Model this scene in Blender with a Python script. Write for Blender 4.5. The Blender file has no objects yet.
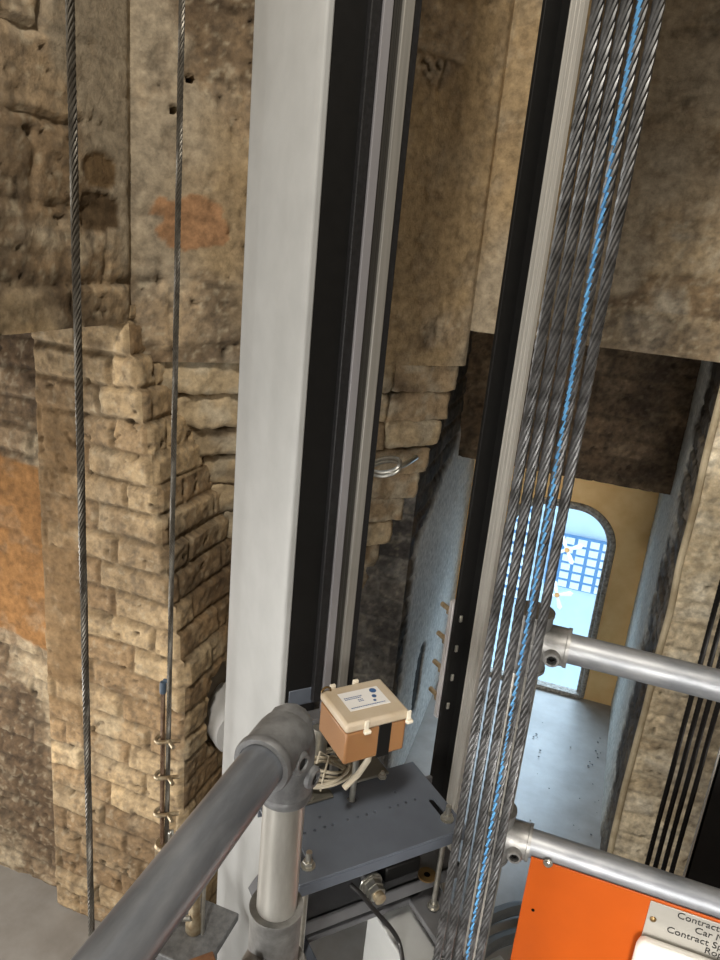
import bpy, bmesh, math, random
import numpy as np
from mathutils import Vector, Matrix
random.seed(4); rng = np.random.default_rng(4)
SC = bpy.context.scene
COL = SC.collection

# ------------------------------------------------------------------ camera frame
F = 735.0; H = 2.145
CZ = -np.array([-224, -2310, 735.]); CZ /= np.linalg.norm(CZ)
CX = np.array([2316, -478, -735.]); CX -= CZ * (CX @ CZ); CX /= np.linalg.norm(CX)
CY = -np.cross(CZ, CX)
ROT = np.array([CX, CY, CZ])
CAM = np.array([0, 0, H])
def at(u, v, x=None, y=None, z=None):
    d = ROT @ np.array([u - 360, 480 - v, F])
    t = ((x - CAM[0]) / d[0] if x is not None else (y - CAM[1]) / d[1] if y is not None else (z - CAM[2]) / d[2])
    return CAM + d * t
def slope(u, v):
    d = ROT @ np.array([u - 360, 480 - v, F]); return d[0] / d[1]
cam = bpy.data.cameras.new('camera'); camo = bpy.data.objects.new('camera', cam); COL.objects.link(camo)
r, u_, f_ = ROT[:, 0], ROT[:, 1], ROT[:, 2]
camo.matrix_world = Matrix(((r[0], u_[0], -f_[0], 0), (r[1], u_[1], -f_[1], 0), (r[2], u_[2], -f_[2], H), (0, 0, 0, 1)))
cam.sensor_fit = 'VERTICAL'; cam.sensor_height = 24; cam.lens = 24 * F / 960; cam.clip_start = .02
SC.camera = camo
E1 = np.array([.676, .737, 0]); E2 = np.array([.737, -.676, 0]); UP = np.array([0, 0, 1.])

# ------------------------------------------------------------------ noise
def vnoise(p):
    p = np.asarray(p, float); i = np.floor(p).astype(np.int64); f = p - i; f = f * f * (3 - 2 * f)
    def hsh(a, b, c):
        h = (a * 374761393 + b * 668265263 + c * 1274126177) & 0xffffffff
        h = ((h ^ (h >> 13)) * 1103515245) & 0xffffffff
        h = ((h ^ (h >> 15)) * 2246822519) & 0xffffffff
        return ((h ^ (h >> 16)) & 0xffffff) / float(0xffffff)
    o = 0
    for dx in (0, 1):
        for dy in (0, 1):
            for dz in (0, 1):
                w = (f[:, 0] if dx else 1 - f[:, 0]) * (f[:, 1] if dy else 1 - f[:, 1]) * (f[:, 2] if dz else 1 - f[:, 2])
                o = o + w * hsh(i[:, 0] + dx, i[:, 1] + dy, i[:, 2] + dz)
    return o
def fbm(p, s, o=4, g=.5):
    p = np.asarray(p) * s; a = 1.; t = 0; n = 0
    for k in range(o):
        t = t + a * vnoise(p + 17.3 * k); n += a; a *= g; p = p * 2.03
    return t / n
def hash1(a, b):
    h = np.sin(a * 127.1 + b * 311.7) * 43758.5453
    return h - np.floor(h)
def sstep(a, b, x):
    t = np.clip((x - a) / (b - a), 0, 1); return t * t * (3 - 2 * t)
def lin(*c):
    c = np.array(c, float) / 255.; return np.where(c <= .04045, c / 12.92, ((c + .055) / 1.055) ** 2.4)

# ------------------------------------------------------------------ materials
def mat(name): 
    m = bpy.data.materials.new(name); m.use_nodes = True; nt = m.node_tree
    return m, nt, nt.nodes['Principled BSDF']
def nd(nt, t, **k):
    n = nt.nodes.new(t)
    for a, b in k.items():
        if a in n.inputs: n.inputs[a].default_value = b
        else: setattr(n, a, b)
    return n
def simple(name, c, rough=.5, metal=0., var=.25, scale=30., bump=.05, c2=None, bscale=None, spec=.5, stretch=None, detail=6):
    m, nt, b = mat(name); L = nt.links
    tc = nd(nt, 'ShaderNodeTexCoord'); mp = nd(nt, 'ShaderNodeMapping')
    if stretch: mp.inputs['Scale'].default_value = stretch
    n = nd(nt, 'ShaderNodeTexNoise', Scale=scale, Detail=detail, Roughness=.6)
    L.new(tc.outputs['Object'], mp.inputs['Vector']); L.new(mp.outputs['Vector'], n.inputs['Vector'])
    rp = nd(nt, 'ShaderNodeValToRGB'); e = rp.color_ramp.elements
    c = np.array(c); d = np.array(c2) if c2 is not None else c * (1 - var)
    e[0].position = .35; e[0].color = (*d, 1); e[1].position = .65; e[1].color = (*c, 1)
    L.new(n.outputs['Fac'], rp.inputs['Fac']); L.new(rp.outputs['Color'], b.inputs['Base Color'])
    b.inputs['Roughness'].default_value = rough; b.inputs['Metallic'].default_value = metal
    b.inputs['Specular IOR Level'].default_value = spec
    if bump:
        bp = nd(nt, 'ShaderNodeBump', Strength=bump, Distance=.002)
        n2 = nd(nt, 'ShaderNodeTexNoise', Scale=bscale or scale * 4, Detail=4.)
        L.new(mp.outputs['Vector'], n2.inputs['Vector']); L.new(n2.outputs['Fac'], bp.inputs['Height']); L.new(bp.outputs['Normal'], b.inputs['Normal'])
    return m
def masonry_mat(name, rough=.88, bump=.6):
    m, nt, b = mat(name); L = nt.links
    a = nd(nt, 'ShaderNodeAttribute', attribute_name='tint')
    tc = nd(nt, 'ShaderNodeTexCoord')
    n = nd(nt, 'ShaderNodeTexNoise', Scale=42., Detail=9., Roughness=.68)
    L.new(tc.outputs['Object'], n.inputs['Vector'])
    mr = nd(nt, 'ShaderNodeMapRange'); mr.inputs['From Min'].default_value = .3; mr.inputs['From Max'].default_value = .7
    mr.inputs['To Min'].default_value = .58; mr.inputs['To Max'].default_value = 1.32
    L.new(n.outputs['Fac'], mr.inputs['Value'])
    mx = nd(nt, 'ShaderNodeMix', data_type='RGBA', blend_type='MULTIPLY'); mx.inputs['Factor'].default_value = 1
    L.new(a.outputs['Color'], mx.inputs['A']); L.new(mr.outputs['Result'], mx.inputs['B'])
    L.new(mx.outputs['Result'], b.inputs['Base Color'])
    n2 = nd(nt, 'ShaderNodeTexNoise', Scale=120., Detail=8., Roughness=.7)
    L.new(tc.outputs['Object'], n2.inputs['Vector'])
    bp = nd(nt, 'ShaderNodeBump', Strength=bump, Distance=.004)
    L.new(n2.outputs['Fac'], bp.inputs['Height']); L.new(bp.outputs['Normal'], b.inputs['Normal'])
    b.inputs['Roughness'].default_value = rough; b.inputs['Specular IOR Level'].default_value = .25
    return m
M = {}
M['masonry'] = masonry_mat('masonry')
M['reveal'] = masonry_mat('reveal plaster', .85, .2)
M['plaster'] = simple('lime plaster', lin(205, 208, 205), .85, var=.14, scale=5, bump=.25, bscale=60, spec=.2)
M['bead'] = simple('bead plaster', lin(196, 184, 158), .8, c2=lin(150, 136, 110), scale=9, bump=.25, bscale=60, spec=.2)
M['ochre'] = simple('ochre plaster', lin(236, 202, 146), .85, c2=lin(222, 182, 124), scale=7, bump=.3, bscale=90, spec=.2)
M['floor'] = simple('grey floor paint', lin(146, 143, 139), .4, c2=lin(126, 122, 117), scale=6, bump=.18, bscale=40, spec=.5)
M['silver'] = simple('silver painted steel', lin(164, 166, 166), .5, metal=.0, c2=lin(157, 159, 159), scale=14, bump=.08, bscale=260, spec=.4)
M['silver_dark'] = simple('silver edge', lin(128, 128, 130), .5, var=.1, scale=40, bump=.05)
M['black'] = simple('black painted steel', lin(17, 17, 17), .55, var=.3, scale=50, bump=.08, spec=.3)
M['black_edge'] = simple('worn black edge', lin(34, 34, 36), .5, c2=lin(22, 22, 23), scale=160, bump=.2, spec=.4)
M['steel_plate'] = simple('joint plate steel', lin(176, 174, 176), .45, metal=.2, var=.12, scale=30, bump=.04)
M['rail_edge'] = simple('worn rail edge', lin(146, 144, 139), .42, metal=.3, var=.2, scale=70, stretch=(4, 4, .06), bump=.04)
M['steel_lav'] = simple('blued rail steel', lin(138, 137, 141), .42, metal=.15, var=.12, scale=30, stretch=(1, 1, .08), bump=.04)
M['steel_grey'] = simple('oiled rail steel', lin(70, 69, 66), .45, metal=.4, var=.2, scale=60, stretch=(4, 4, .05), bump=.05)
M['steel_bright'] = simple('machined rail steel', lin(190, 188, 182), .42, metal=.3, var=.2, scale=70, stretch=(4, 4, .06), bump=.04)
M['galv'] = simple('galvanised pipe', lin(150, 153, 157), .46, metal=.5, c2=lin(116, 120, 126), scale=38, stretch=(.35, 1, 1), bump=.12, bscale=90)
M['galv_post'] = simple('galvanised post', lin(196, 195, 190), .34, metal=.6, c2=lin(160, 158, 152), scale=30, stretch=(1, 1, .2), bump=.08)
M['cast'] = simple('galvanised casting', lin(150, 150, 149), .45, metal=.6, c2=lin(122, 122, 121), scale=60, bump=.25, bscale=140)
M['cast_dark'] = simple('grey painted casting', lin(120, 122, 124), .5, metal=.25, c2=lin(92, 93, 95), scale=60, bump=.2, bscale=120)
M['pipe_dark'] = simple('dark steel tube', lin(146, 151, 159), .32, metal=.45, c2=lin(104, 109, 117), scale=26, stretch=(1, .25, 1), bump=.12, bscale=60)
M['rope'] = simple('rope steel', lin(114, 115, 117), .42, metal=.7, c2=lin(66, 66, 66), scale=50, bump=.0)
M['rope_core'] = simple('rope grease', lin(24, 22, 20), .6, bump=0)
M['rope_blue'] = simple('blue marker paint', lin(92, 156, 206), .5, metal=.1, c2=lin(70, 126, 176), scale=60, bump=0)
M['rope_thin'] = simple('thin rope steel', lin(104, 100, 92), .42, metal=.6, c2=lin(74, 69, 62), scale=60, bump=0)
M['rope_rust'] = simple('rusty rope', lin(120, 98, 76), .5, metal=.4, c2=lin(86, 62, 44), scale=80, bump=0)
M['rope_dark'] = simple('shade-black rope', lin(16, 14, 13), .5, bump=0, spec=.3)  # black is the ropes' shade against the lit wall, put into the colour
M['plate'] = simple('slate grey paint', lin(86, 93, 104), .42, c2=lin(76, 82, 92), scale=10, bump=.06, bscale=200)
M['plate_dark'] = simple('dark grey steel', lin(92, 93, 96), .45, var=.2, scale=20, bump=.08)
M['olive'] = simple('dull zinc plate', lin(112, 110, 102), .4, metal=.5, var=.25, scale=25, bump=.08)
M['zinc'] = simple('zinc bolt', lin(190, 188, 180), .28, metal=.85, var=.25, scale=80, bump=.03)
M['zinc_gold'] = simple('yellow zinc', lin(176, 164, 140), .4, metal=.65, c2=lin(140, 120, 92), scale=60, bump=.03)
M['brass'] = simple('brass washer', lin(122, 98, 62), .4, metal=.7, var=.3, scale=60, bump=.03)
M['rust'] = simple('rust brown steel', lin(140, 96, 60), .6, c2=lin(104, 70, 46), scale=30, bump=.15)
M['dark'] = simple('black rubber', lin(15, 15, 15), .5, bump=0, spec=.35)
M['hole'] = simple('dark hole', lin(6, 6, 6), .9, bump=0, spec=.05)
M['cable'] = simple('black cable', lin(28, 28, 29), .4, bump=0)
M['hose'] = simple('grey hose', lin(72, 74, 75), .5, var=.2, scale=40, bump=.1)
M['wire'] = simple('cream wire', lin(176, 168, 150), .5, var=.15, scale=40, bump=0)
M['cream'] = simple('yellowed plastic lid', lin(192, 180, 162), .38, c2=lin(180, 164, 140), scale=12, bump=.03)
M['cream_clip'] = simple('cream plastic clip', lin(236, 228, 210), .4, bump=0)
M['label'] = simple('white label', lin(226, 226, 226), .45, var=.04, bump=0)
M['ink_blue'] = simple('blue ink', lin(60, 98, 150), .5, bump=0)
M['ink'] = simple('engraved lettering', lin(28, 28, 27), .5, bump=0)
M['orange'] = simple('orange paint', lin(166, 72, 7), .45, c2=lin(158, 68, 5), scale=8, bump=.05, bscale=150, spec=.35)
M['alu'] = simple('brushed aluminium', lin(176, 174, 168), .4, metal=.45, var=.08, scale=40, stretch=(.1, 1, 1), bump=.05)
M['white'] = simple('white plastic', lin(222, 221, 216), .4, var=.05, scale=8, bump=.02)
M['drum'] = simple('grey white enamel', lin(205, 206, 206), .45, var=.06, scale=10, bump=.03)
M['tape'] = simple('blue grey tape', lin(72, 88, 106), .5, bump=0)
M['wframe'] = simple('mottled lead frame', lin(164, 158, 148), .7, c2=lin(96, 88, 80), scale=60, bump=.3)
M['facade'] = simple('pale blue facade', lin(222, 236, 245), .8, var=.12, scale=3, bump=0)
M['lattice'] = simple('blue lattice', lin(112, 158, 200), .7, var=.2, scale=10, bump=0)
M['facade_white'] = simple('white panel', lin(250, 252, 252), .7, var=.02, bump=0)
M['sticker'] = simple('white sticker', lin(246, 246, 244), .6, var=.03, bump=0)
M['sticker_dot'] = simple('orange dot', lin(240, 186, 120), .6, var=.05, bump=0)
M['shell'] = simple('rough brick shell', lin(126, 117, 104), .9, var=.3, scale=4, bump=.3, spec=.2)
# amber plastic body of the oil dispenser
m, nt, b = mat('amber plastic'); b.inputs['Roughness'].default_value = .3
n = nd(nt, 'ShaderNodeTexNoise', Scale=9., Detail=4.); tc = nd(nt, 'ShaderNodeTexCoord'); nt.links.new(tc.outputs['Object'], n.inputs['Vector'])
rp = nd(nt, 'ShaderNodeValToRGB'); rp.color_ramp.elements[0].color = (*lin(132, 92, 58), 1); rp.color_ramp.elements[1].color = (*lin(156, 117, 80), 1)
nt.links.new(n.outputs['Fac'], rp.inputs['Fac']); nt.links.new(rp.outputs['Color'], b.inputs['Base Color'])
b.inputs['Subsurface Weight'].default_value = .2; b.inputs['Subsurface Radius'].default_value = (.02, .012, .006); M['amber'] = m
for k_ in ('sticker', 'sticker_dot'):
    m = M[k_]; nt = m.node_tree; b = nt.nodes['Principled BSDF']; tr = nd(nt, 'ShaderNodeBsdfTranslucent'); tr.inputs['Color'].default_value = (.95, .95, .95, 1) if k_ == 'sticker' else (.95, .72, .45, 1)
    mx = nd(nt, 'ShaderNodeMixShader'); mx.inputs[0].default_value = .6; nt.links.new(b.outputs[0], mx.inputs[1]); nt.links.new(tr.outputs[0], mx.inputs[2]); nt.links.new(mx.outputs[0], nt.nodes['Material Output'].inputs['Surface'])
# window glass
m, nt, b = mat('window glass'); nt.nodes.remove(b)
t = nd(nt, 'ShaderNodeBsdfTransparent'); t.inputs['Color'].default_value = (.80, .91, 1, 1)
g = nd(nt, 'ShaderNodeBsdfGlossy', Roughness=.03); mx = nd(nt, 'ShaderNodeMixShader'); mx.inputs[0].default_value = .06
nt.links.new(t.outputs[0], mx.inputs[1]); nt.links.new(g.outputs[0], mx.inputs[2]); nt.links.new(mx.outputs[0], nt.nodes['Material Output'].inputs['Surface']); M['glass'] = m

# ------------------------------------------------------------------ mesh builder
class MB:
    def __init__(s): s.v = []; s.f = []; s.m = []; s.mi = 0
    def add(s, vs, fs):
        o = len(s.v); s.v += [tuple(map(float, p)) for p in vs]
        for f in fs: s.f.append([o + i for i in f]); s.m.append(s.mi)
        return s
    def fbox(s, o, ax, ay, az, l, w, h):
        o = np.array(o, float); A = np.array(ax) * l; B = np.array(ay) * w; D = np.array(az) * h
        p = [o, o + A, o + A + B, o + B]; p = p + [q + D for q in p]
        flip = np.dot(np.cross(A, B), D) < 0
        fs = [[0, 3, 2, 1], [4, 5, 6, 7], [0, 1, 5, 4], [1, 2, 6, 5], [2, 3, 7, 6], [3, 0, 4, 7]]
        return s.add(p, [f[::-1] for f in fs] if flip else fs)
    def box(s, c, sz): 
        c = np.array(c); sz = np.array(sz); return s.fbox(c - sz / 2, (1, 0, 0), (0, 1, 0), (0, 0, 1), *sz)
    def lathe(s, prof, o, ax, n=24, cap=True):
        ax = np.array(ax, float); ax /= np.linalg.norm(ax); t = np.array([1., 0, 0]) if abs(ax[0]) < .8 else np.array([0, 1., 0])
        a = np.cross(ax, t); a /= np.linalg.norm(a); b_ = np.cross(ax, a); o = np.array(o, float)
        vs = []; fs = []
        for (rr, hh) in prof:
            for k in range(n):
                q = 2 * math.pi * k / n; vs.append(o + ax * hh + (a * math.cos(q) + b_ * math.sin(q)) * rr)
        for j in range(len(prof) - 1):
            for k in range(n):
                k2 = (k + 1) % n; fs.append([j * n + k, j * n + k2, (j + 1) * n + k2, (j + 1) * n + k])
        if cap:
            fs.append(list(range(n))[::-1]); fs.append([(len(prof) - 1) * n + k for k in range(n)])
        return s.add(vs, fs)
    def cyl(s, p0, p1, r, r1=None, n=20):
        p0 = np.array(p0, float); p1 = np.array(p1, float); L = np.linalg.norm(p1 - p0)
        return s.lathe([(r, 0), (r if r1 is None else r1, L)], p0, (p1 - p0) / L, n)
    def tube(s, pts, rad, n=8, closed=False, cap=True):
        P = np.array(pts, float); N = len(P); R_ = np.broadcast_to(np.array(rad, float), (N,))
        T = np.roll(P, -1, 0) - np.roll(P, 1, 0) if closed else np.gradient(P, axis=0)
        T /= np.linalg.norm(T, axis=1)[:, None]
        t0 = T[0]; a = np.cross(t0, [0, 0, 1.] if abs(t0[2]) < .9 else [1., 0, 0]); a /= np.linalg.norm(a)
        vs = []
        for i in range(N):
            a = a - T[i] * (a @ T[i]); a /= np.linalg.norm(a); b_ = np.cross(T[i], a)
            for k in range(n):
                q = 2 * math.pi * k / n; vs.append(P[i] + (a * math.cos(q) + b_ * math.sin(q)) * R_[i])
        fs = []
        for i in range(N if closed else N - 1):
            j = (i + 1) % N
            for k in range(n):
                k2 = (k + 1) % n; fs.append([i * n + k, i * n + k2, j * n + k2, j * n + k])
        if cap and not closed:
            fs.append(list(range(n))[::-1]); fs.append([(N - 1) * n + k for k in range(n)])
        return s.add(vs, fs)
    def prism(s, poly, z0, z1):
        poly = [np.array(p[:2], float) for p in poly]; n = len(poly)
        ar = sum(poly[i][0] * poly[(i + 1) % n][1] - poly[(i + 1) % n][0] * poly[i][1] for i in range(n))
        if ar < 0: poly = poly[::-1]
        vs = [(*p, z0) for p in poly] + [(*p, z1) for p in poly]
        return s.add(vs, [list(range(n))[::-1], list(range(n, 2 * n))] + [[i, (i + 1) % n, (i + 1) % n + n, i + n] for i in range(n)])
    def build(s, name, m, parent=None, loc=None, smooth=True, ang=35, bevel=0):
        o0 = np.array(wloc(parent)) if parent is not None else np.array(loc if loc is not None else (0, 0, 0), float)
        me = bpy.data.meshes.new(name); me.from_pydata([tuple(np.array(p) - o0) for p in s.v], [], s.f); me.update()
        for q in (m if isinstance(m, (list, tuple)) else [m]): me.materials.append(M[q])
        if any(s.m): me.polygons.foreach_set('material_index', s.m)
        o = bpy.data.objects.new(name, me); COL.objects.link(o)
        if parent is not None: o.parent = parent
        else: o.location = o0
        if smooth:
            me.polygons.foreach_set('use_smooth', [True] * len(me.polygons)); me.set_sharp_from_angle(angle=math.radians(ang))
        if bevel:
            b = o.modifiers.new('edge', 'BEVEL'); b.width = bevel; b.segments = 2; b.limit_method = 'ANGLE'; b.angle_limit = math.radians(40)
        return o
def wloc(o):
    p = Vector((0, 0, 0))
    while o is not None: p = p + o.location; o = o.parent
    return p
def tag(o, label=None, cat=None, group=None, kind=None):
    for k, v in (('label', label), ('category', cat), ('group', group), ('kind', kind)):
        if v: o[k] = v
    return o
def thing(name, label, cat, loc, group=None):
    o = bpy.data.objects.new(name, None); COL.objects.link(o); o.location = loc; o.empty_display_size = .05
    return tag(o, label, cat, group)
def S(o, label=None): return tag(o, label, kind='structure')

# ------------------------------------------------------------------ masonry walls (relief in real geometry)
def brick_pattern(U, Z, course=.08, length=.228, warp=.012, P=None, jw=.010):
    if P is not None:
        U = U + (fbm(P + 31, 7, 3) - .5) * warp * 2; Z = Z + (fbm(P + 77, 5, 3) - .5) * warp * 2
    row = np.floor(Z / course); off = (row % 2) * .5 * length + (hash1(row, row * .3) - .5) * length * .5
    colm = np.floor((U + off) / length); fu = (U + off) / length - colm; fz = Z / course - row
    du = np.minimum(fu, 1 - fu) * length; dz = np.minimum(fz, 1 - fz) * course
    d = np.minimum(du * 1.15, dz)
    return sstep(jw * .35, jw * 1.15, d), hash1(row * 1.7 + 3, colm * 2.3 + 5), hash1(row * 2.9 + 1, colm + 9)
def stone_tint(P, mask, bid, tone):
    n1 = fbm(P, 3.2, 5)[:, None]; n2 = fbm(P + 50, 11, 5)[:, None]; n3 = fbm(P + 90, 30, 4)[:, None]
    A = tone.get('A', lin(186, 154, 108)); B = tone.get('B', lin(148, 116, 78)); D = tone.get('D', lin(88, 68, 48)); G = tone.get('G', lin(186, 172, 146))
    c = B + (A - B) * sstep(.25, .75, bid)[:, None]
    c = c + (G - c) * sstep(.5, .72, n2) * tone.get('lime', .6)
    c = c + (D - c) * sstep(.47, .64, n1) * tone.get('dirt', .5)
    c = c + (D - c) * sstep(.58, .75, n3) * .45
    mort = tone.get('M', lin(166, 146, 112))
    c = c + (mort - c) * ((1 - mask)[:, None] * .6) * (0 if 'J' in tone else 1)
    lum = (c @ np.array([.3, .55, .15]))[:, None]
    Q = P * np.array([1, 1, .12]); st = fbm(Q + 400, 13, 4)[:, None]
    ks = tone.get('streak', 1.); c = c * (1 + ks * (-.22 + .5 * sstep(.3, .7, st)))
    n4 = fbm(P + 500, 75, 3)[:, None]; c = c + (lin(206, 194, 166) - c) * sstep(.6, .72, n4) * .45 * tone.get('fine', 1); c = c * (1 - .35 * sstep(.44, .3, n4))
    return (lum + (c - lum) * .80) * tone.get('gain', .92) * (1 - tone.get('J', 0) * (1 - mask)[:, None])
def wall(name, x0, w, fn_plane, z0, z1, res=.007, course=.08, length=.228, tone={}, relief=1., plast=None, edge=(0, 0), patches=(), holes=(), m='masonry', smooth_pl=False, warp=.012, vis=True, lumps=1.):
    """fn_plane(s in 0..1, z) -> (points Nx3, normal 3). s runs along the wall, w its length"""
    nu = max(2, int(w / res)); nz = max(2, int((z1 - z0) / res))
    s, z = np.meshgrid(np.linspace(0, 1, nu), np.linspace(z0, z1, nz)); s = s.ravel(); z = z.ravel()
    P, N = fn_plane(s, z); N = np.array(N, float); P0 = P.copy()
    ud = np.cross(UP, N); U = P @ ud
    msk, bid, b2 = brick_pattern(U, z, course, length, warp, P)
    h = relief * (.010 * msk + (bid - .5) * .010 * msk)
    h += lumps * ((fbm(P, 4.5, 4) - .5) * .030 + (fbm(P + 5, 17, 4) - .5) * .016 + (fbm(P + 9, 55, 3) - .5) * .010) + (fbm(P + 12, 48, 4) - .5) * .007
    pit = sstep(.71, .78, fbm(P + 40, 34, 3)); h -= pit * .012
    c = stone_tint(P, msk, bid, tone)
    c = c * (1 - .5 * pit[:, None])
    if plast is not None:
        a, col = plast(P, s, z); a = a[:, None] * (1 if smooth_pl else .62 + .38 * sstep(.62, .5, fbm(P + 600, 19, 4)[:, None]))
        h = h * (1 - a[:, 0] * .75) + a[:, 0] * .012
        c = c * (1 - a) + a * (col * ((.70 + .5 * fbm(P * np.array([1, 1, .35]) + 21, 16, 5)[:, None]) if not smooth_pl else (.9 + .15 * fbm(P + 21, 5, 3)[:, None])))
    for (cu, cz, ru, rz, col, dh, *na) in patches:
        q = ((((U - cu) / ru) ** 2) ** 2 + (((z - cz) / rz) ** 2) ** 2) ** .25 + (fbm(P + 11, 22, 4) - .5) * (na[0] if na else .9)
        a = sstep(1.05, .95, q); c = c * (1 - a[:, None]) + a[:, None] * np.array(col) * (.85 + .3 * fbm(P + 3, 60, 3)[:, None]); h += dh * a
    for (cu, cz, ru, rz) in holes:
        q = np.sqrt(((U - cu) / ru) ** 2 + ((z - cz) / rz) ** 2) + (fbm(P + 61, 12, 3) - .5) * .5
        h -= .12 * sstep(1.1, .8, q)
    L = s * w
    if edge[0]: h *= sstep(0, edge[0], L)
    if edge[1]: h *= sstep(0, edge[1], w - L)
    P = P + N[None] * h[:, None]
    idx = np.arange(nu * nz).reshape(nz, nu)
    fs = np.stack([idx[:-1, :-1], idx[:-1, 1:], idx[1:, 1:], idx[1:, :-1]], -1).reshape(-1, 4)
    a = P0[idx[0, 1]] - P0[idx[0, 0]]
    if np.dot(np.cross(a, UP), N) < 0: fs = fs[:, ::-1]
    me = bpy.data.meshes.new(name); me.from_pydata(P.tolist(), [], fs.tolist()); me.update()
    ca = me.color_attributes.new('tint', 'FLOAT_COLOR', 'POINT'); ca.data.foreach_set('color', np.concatenate([np.clip(c, .003, 1), np.ones((len(c), 1))], 1).ravel().astype(np.float32))
    me.materials.append(M[m]); me.polygons.foreach_set('use_smooth', [True] * len(me.polygons))
    o = bpy.data.objects.new(name, me); COL.objects.link(o); return S(o)
def lerp_plane(p0, p1, n):
    p0 = np.array(p0, float); p1 = np.array(p1, float)
    def f(s, z):
        P = p0[None, :2] + (p1 - p0)[None, :2] * s[:, None]; return np.column_stack([P, z]), n
    return f
XU = -1.13; YF = 2.28
D0 = np.array([XU, 1.53]); D1 = np.array([-.4445, YF]); dd = (D1 - D0) / np.linalg.norm(D1 - D0); DN = np.array([dd[1], -dd[0], 0])
TOP = 4.6
UPT = dict(J=.15, A=lin(176, 150, 112), B=lin(140, 116, 84), D=lin(84, 68, 50), G=lin(178, 164, 138), dirt=.75, lime=.6)
plG = lin(162, 150, 130); plT = lin(168, 146, 112)
def up_plaster(P, s, z):
    a = sstep(.46, .54, fbm(P + 200, 2.6, 5) + .12 * sstep(2.7, 2.2, z)); g = sstep(.4, .6, fbm(P + 300, 2., 4))[:, None]
    return a * .9, plG * g + plT * (1 - g)
def on_plane(u, v, p, n):
    d = ROT @ np.array([u - 360, 480 - v, F]); n = np.array(n, float); p = np.array([p[0], p[1], 0.]); return CAM + d * (((p - CAM) @ n) / (d @ n))
def lw_p(u, v): q = at(u, v, x=XU); return q[1], q[2]
def dw_p(u, v): q = on_plane(u, v, D0, DN); return q @ np.cross(UP, DN), q[2]
# upper left wall over the side alcove
wall('wall_left', 0, 3.2, lerp_plane((XU, -1.6), (XU, 1.53), (1, 0, 0)), 1.919, TOP, patches=[(*lw_p(100, 212), .055, .040, lin(92, 76, 56), -.006), (*lw_p(95, 172), .06, .035, lin(112, 92, 66), -.006)], res=.009, course=.155, length=.42, tone=UPT, relief=.85, lumps=.8, plast=up_plaster, warp=.03, edge=(0, .03))
# diagonal wall across the corner
wall('wall_corner', 0, np.linalg.norm(D1 - D0), lerp_plane(D0, D1, DN), 1.822, TOP, patches=[(*dw_p(190, 222), .085, .055, lin(154, 118, 86), .002)], holes=[(*dw_p(190, 79), .013, .006), (*dw_p(173, 110), .008, .007)], res=.007, course=.155, length=.40, tone=UPT, relief=.5, lumps=.7, plast=up_plaster, warp=.03, edge=(.02, .02))
# front wall above the window alcove, and right of it
FT = dict(A=lin(176, 154, 118), B=lin(146, 122, 88), D=lin(88, 72, 54), G=lin(186, 174, 150), dirt=.6, lime=.8)
wall('wall_front', 0, 2.1, lerp_plane((D1[0], YF), (1.65, YF), (0, -1, 0)), 1.93, TOP, res=.008, course=.12, length=.34, tone=FT, relief=.5, lumps=.7, plast=up_plaster, warp=.03, edge=(.02, 0))
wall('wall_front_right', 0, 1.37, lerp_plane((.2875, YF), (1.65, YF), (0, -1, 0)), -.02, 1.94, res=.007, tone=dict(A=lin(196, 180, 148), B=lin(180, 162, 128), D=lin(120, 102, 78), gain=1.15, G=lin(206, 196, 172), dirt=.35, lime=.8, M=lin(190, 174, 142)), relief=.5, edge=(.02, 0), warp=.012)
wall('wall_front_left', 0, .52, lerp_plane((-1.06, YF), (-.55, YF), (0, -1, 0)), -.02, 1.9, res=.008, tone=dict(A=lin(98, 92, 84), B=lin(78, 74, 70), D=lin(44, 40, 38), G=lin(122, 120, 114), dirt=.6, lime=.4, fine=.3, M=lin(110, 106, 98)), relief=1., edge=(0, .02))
def corner_x(z):
    zc = np.floor(z / .08) * .08 * .75 + z * .25
    return np.interp(zc, [0, .96, 1.3, 1.74, 1.80, 1.93], [-.925, -.936, -1.0, -1.085, -1.10, -1.13])
PT = dict(J=.32, streak=.45, fine=.7, A=lin(198, 168, 120), B=lin(166, 134, 90), D=lin(96, 74, 50), G=lin(200, 180, 142), dirt=.42, lime=.55, M=lin(178, 152, 110))
def pier_front(s, z):
    cx = corner_x(z); x0 = -1.40; return np.column_stack([x0 + (cx - x0) * s, np.full_like(s, 1.5), z]), (0, -1, 0)
def pier_plaster(P, s, z):   # smooth dark render down the outer strip of the pier
    a = sstep(-1.25, -1.29, P[:, 0] + (fbm(P + 130, 9, 3) - .5) * .05) * sstep(.72, .80, z) * sstep(1.75, 1.6, z)
    return a * .85, np.broadcast_to(lin(132, 106, 74), (len(z), 3))
wall('wall_pier', 0, .47, pier_front, -.02, 1.96, res=.0058, tone=PT, relief=1.0, lumps=.7, plast=pier_plaster, edge=(.012, .012))
def pier_side(s, z):
    return np.column_stack([corner_x(z), 1.5 + .79 * s, z]), (1, 0, 0)
drum_p = at(221, 712, x=-.936)
wall('wall_pier_side', 0, .79, pier_side, -.02, 1.96, res=.0058, tone=dict(PT, dirt=.6), relief=.75, lumps=.55, edge=(.012, 0), holes=[(drum_p[1], drum_p[2] + .03, .10, .14)])
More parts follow.
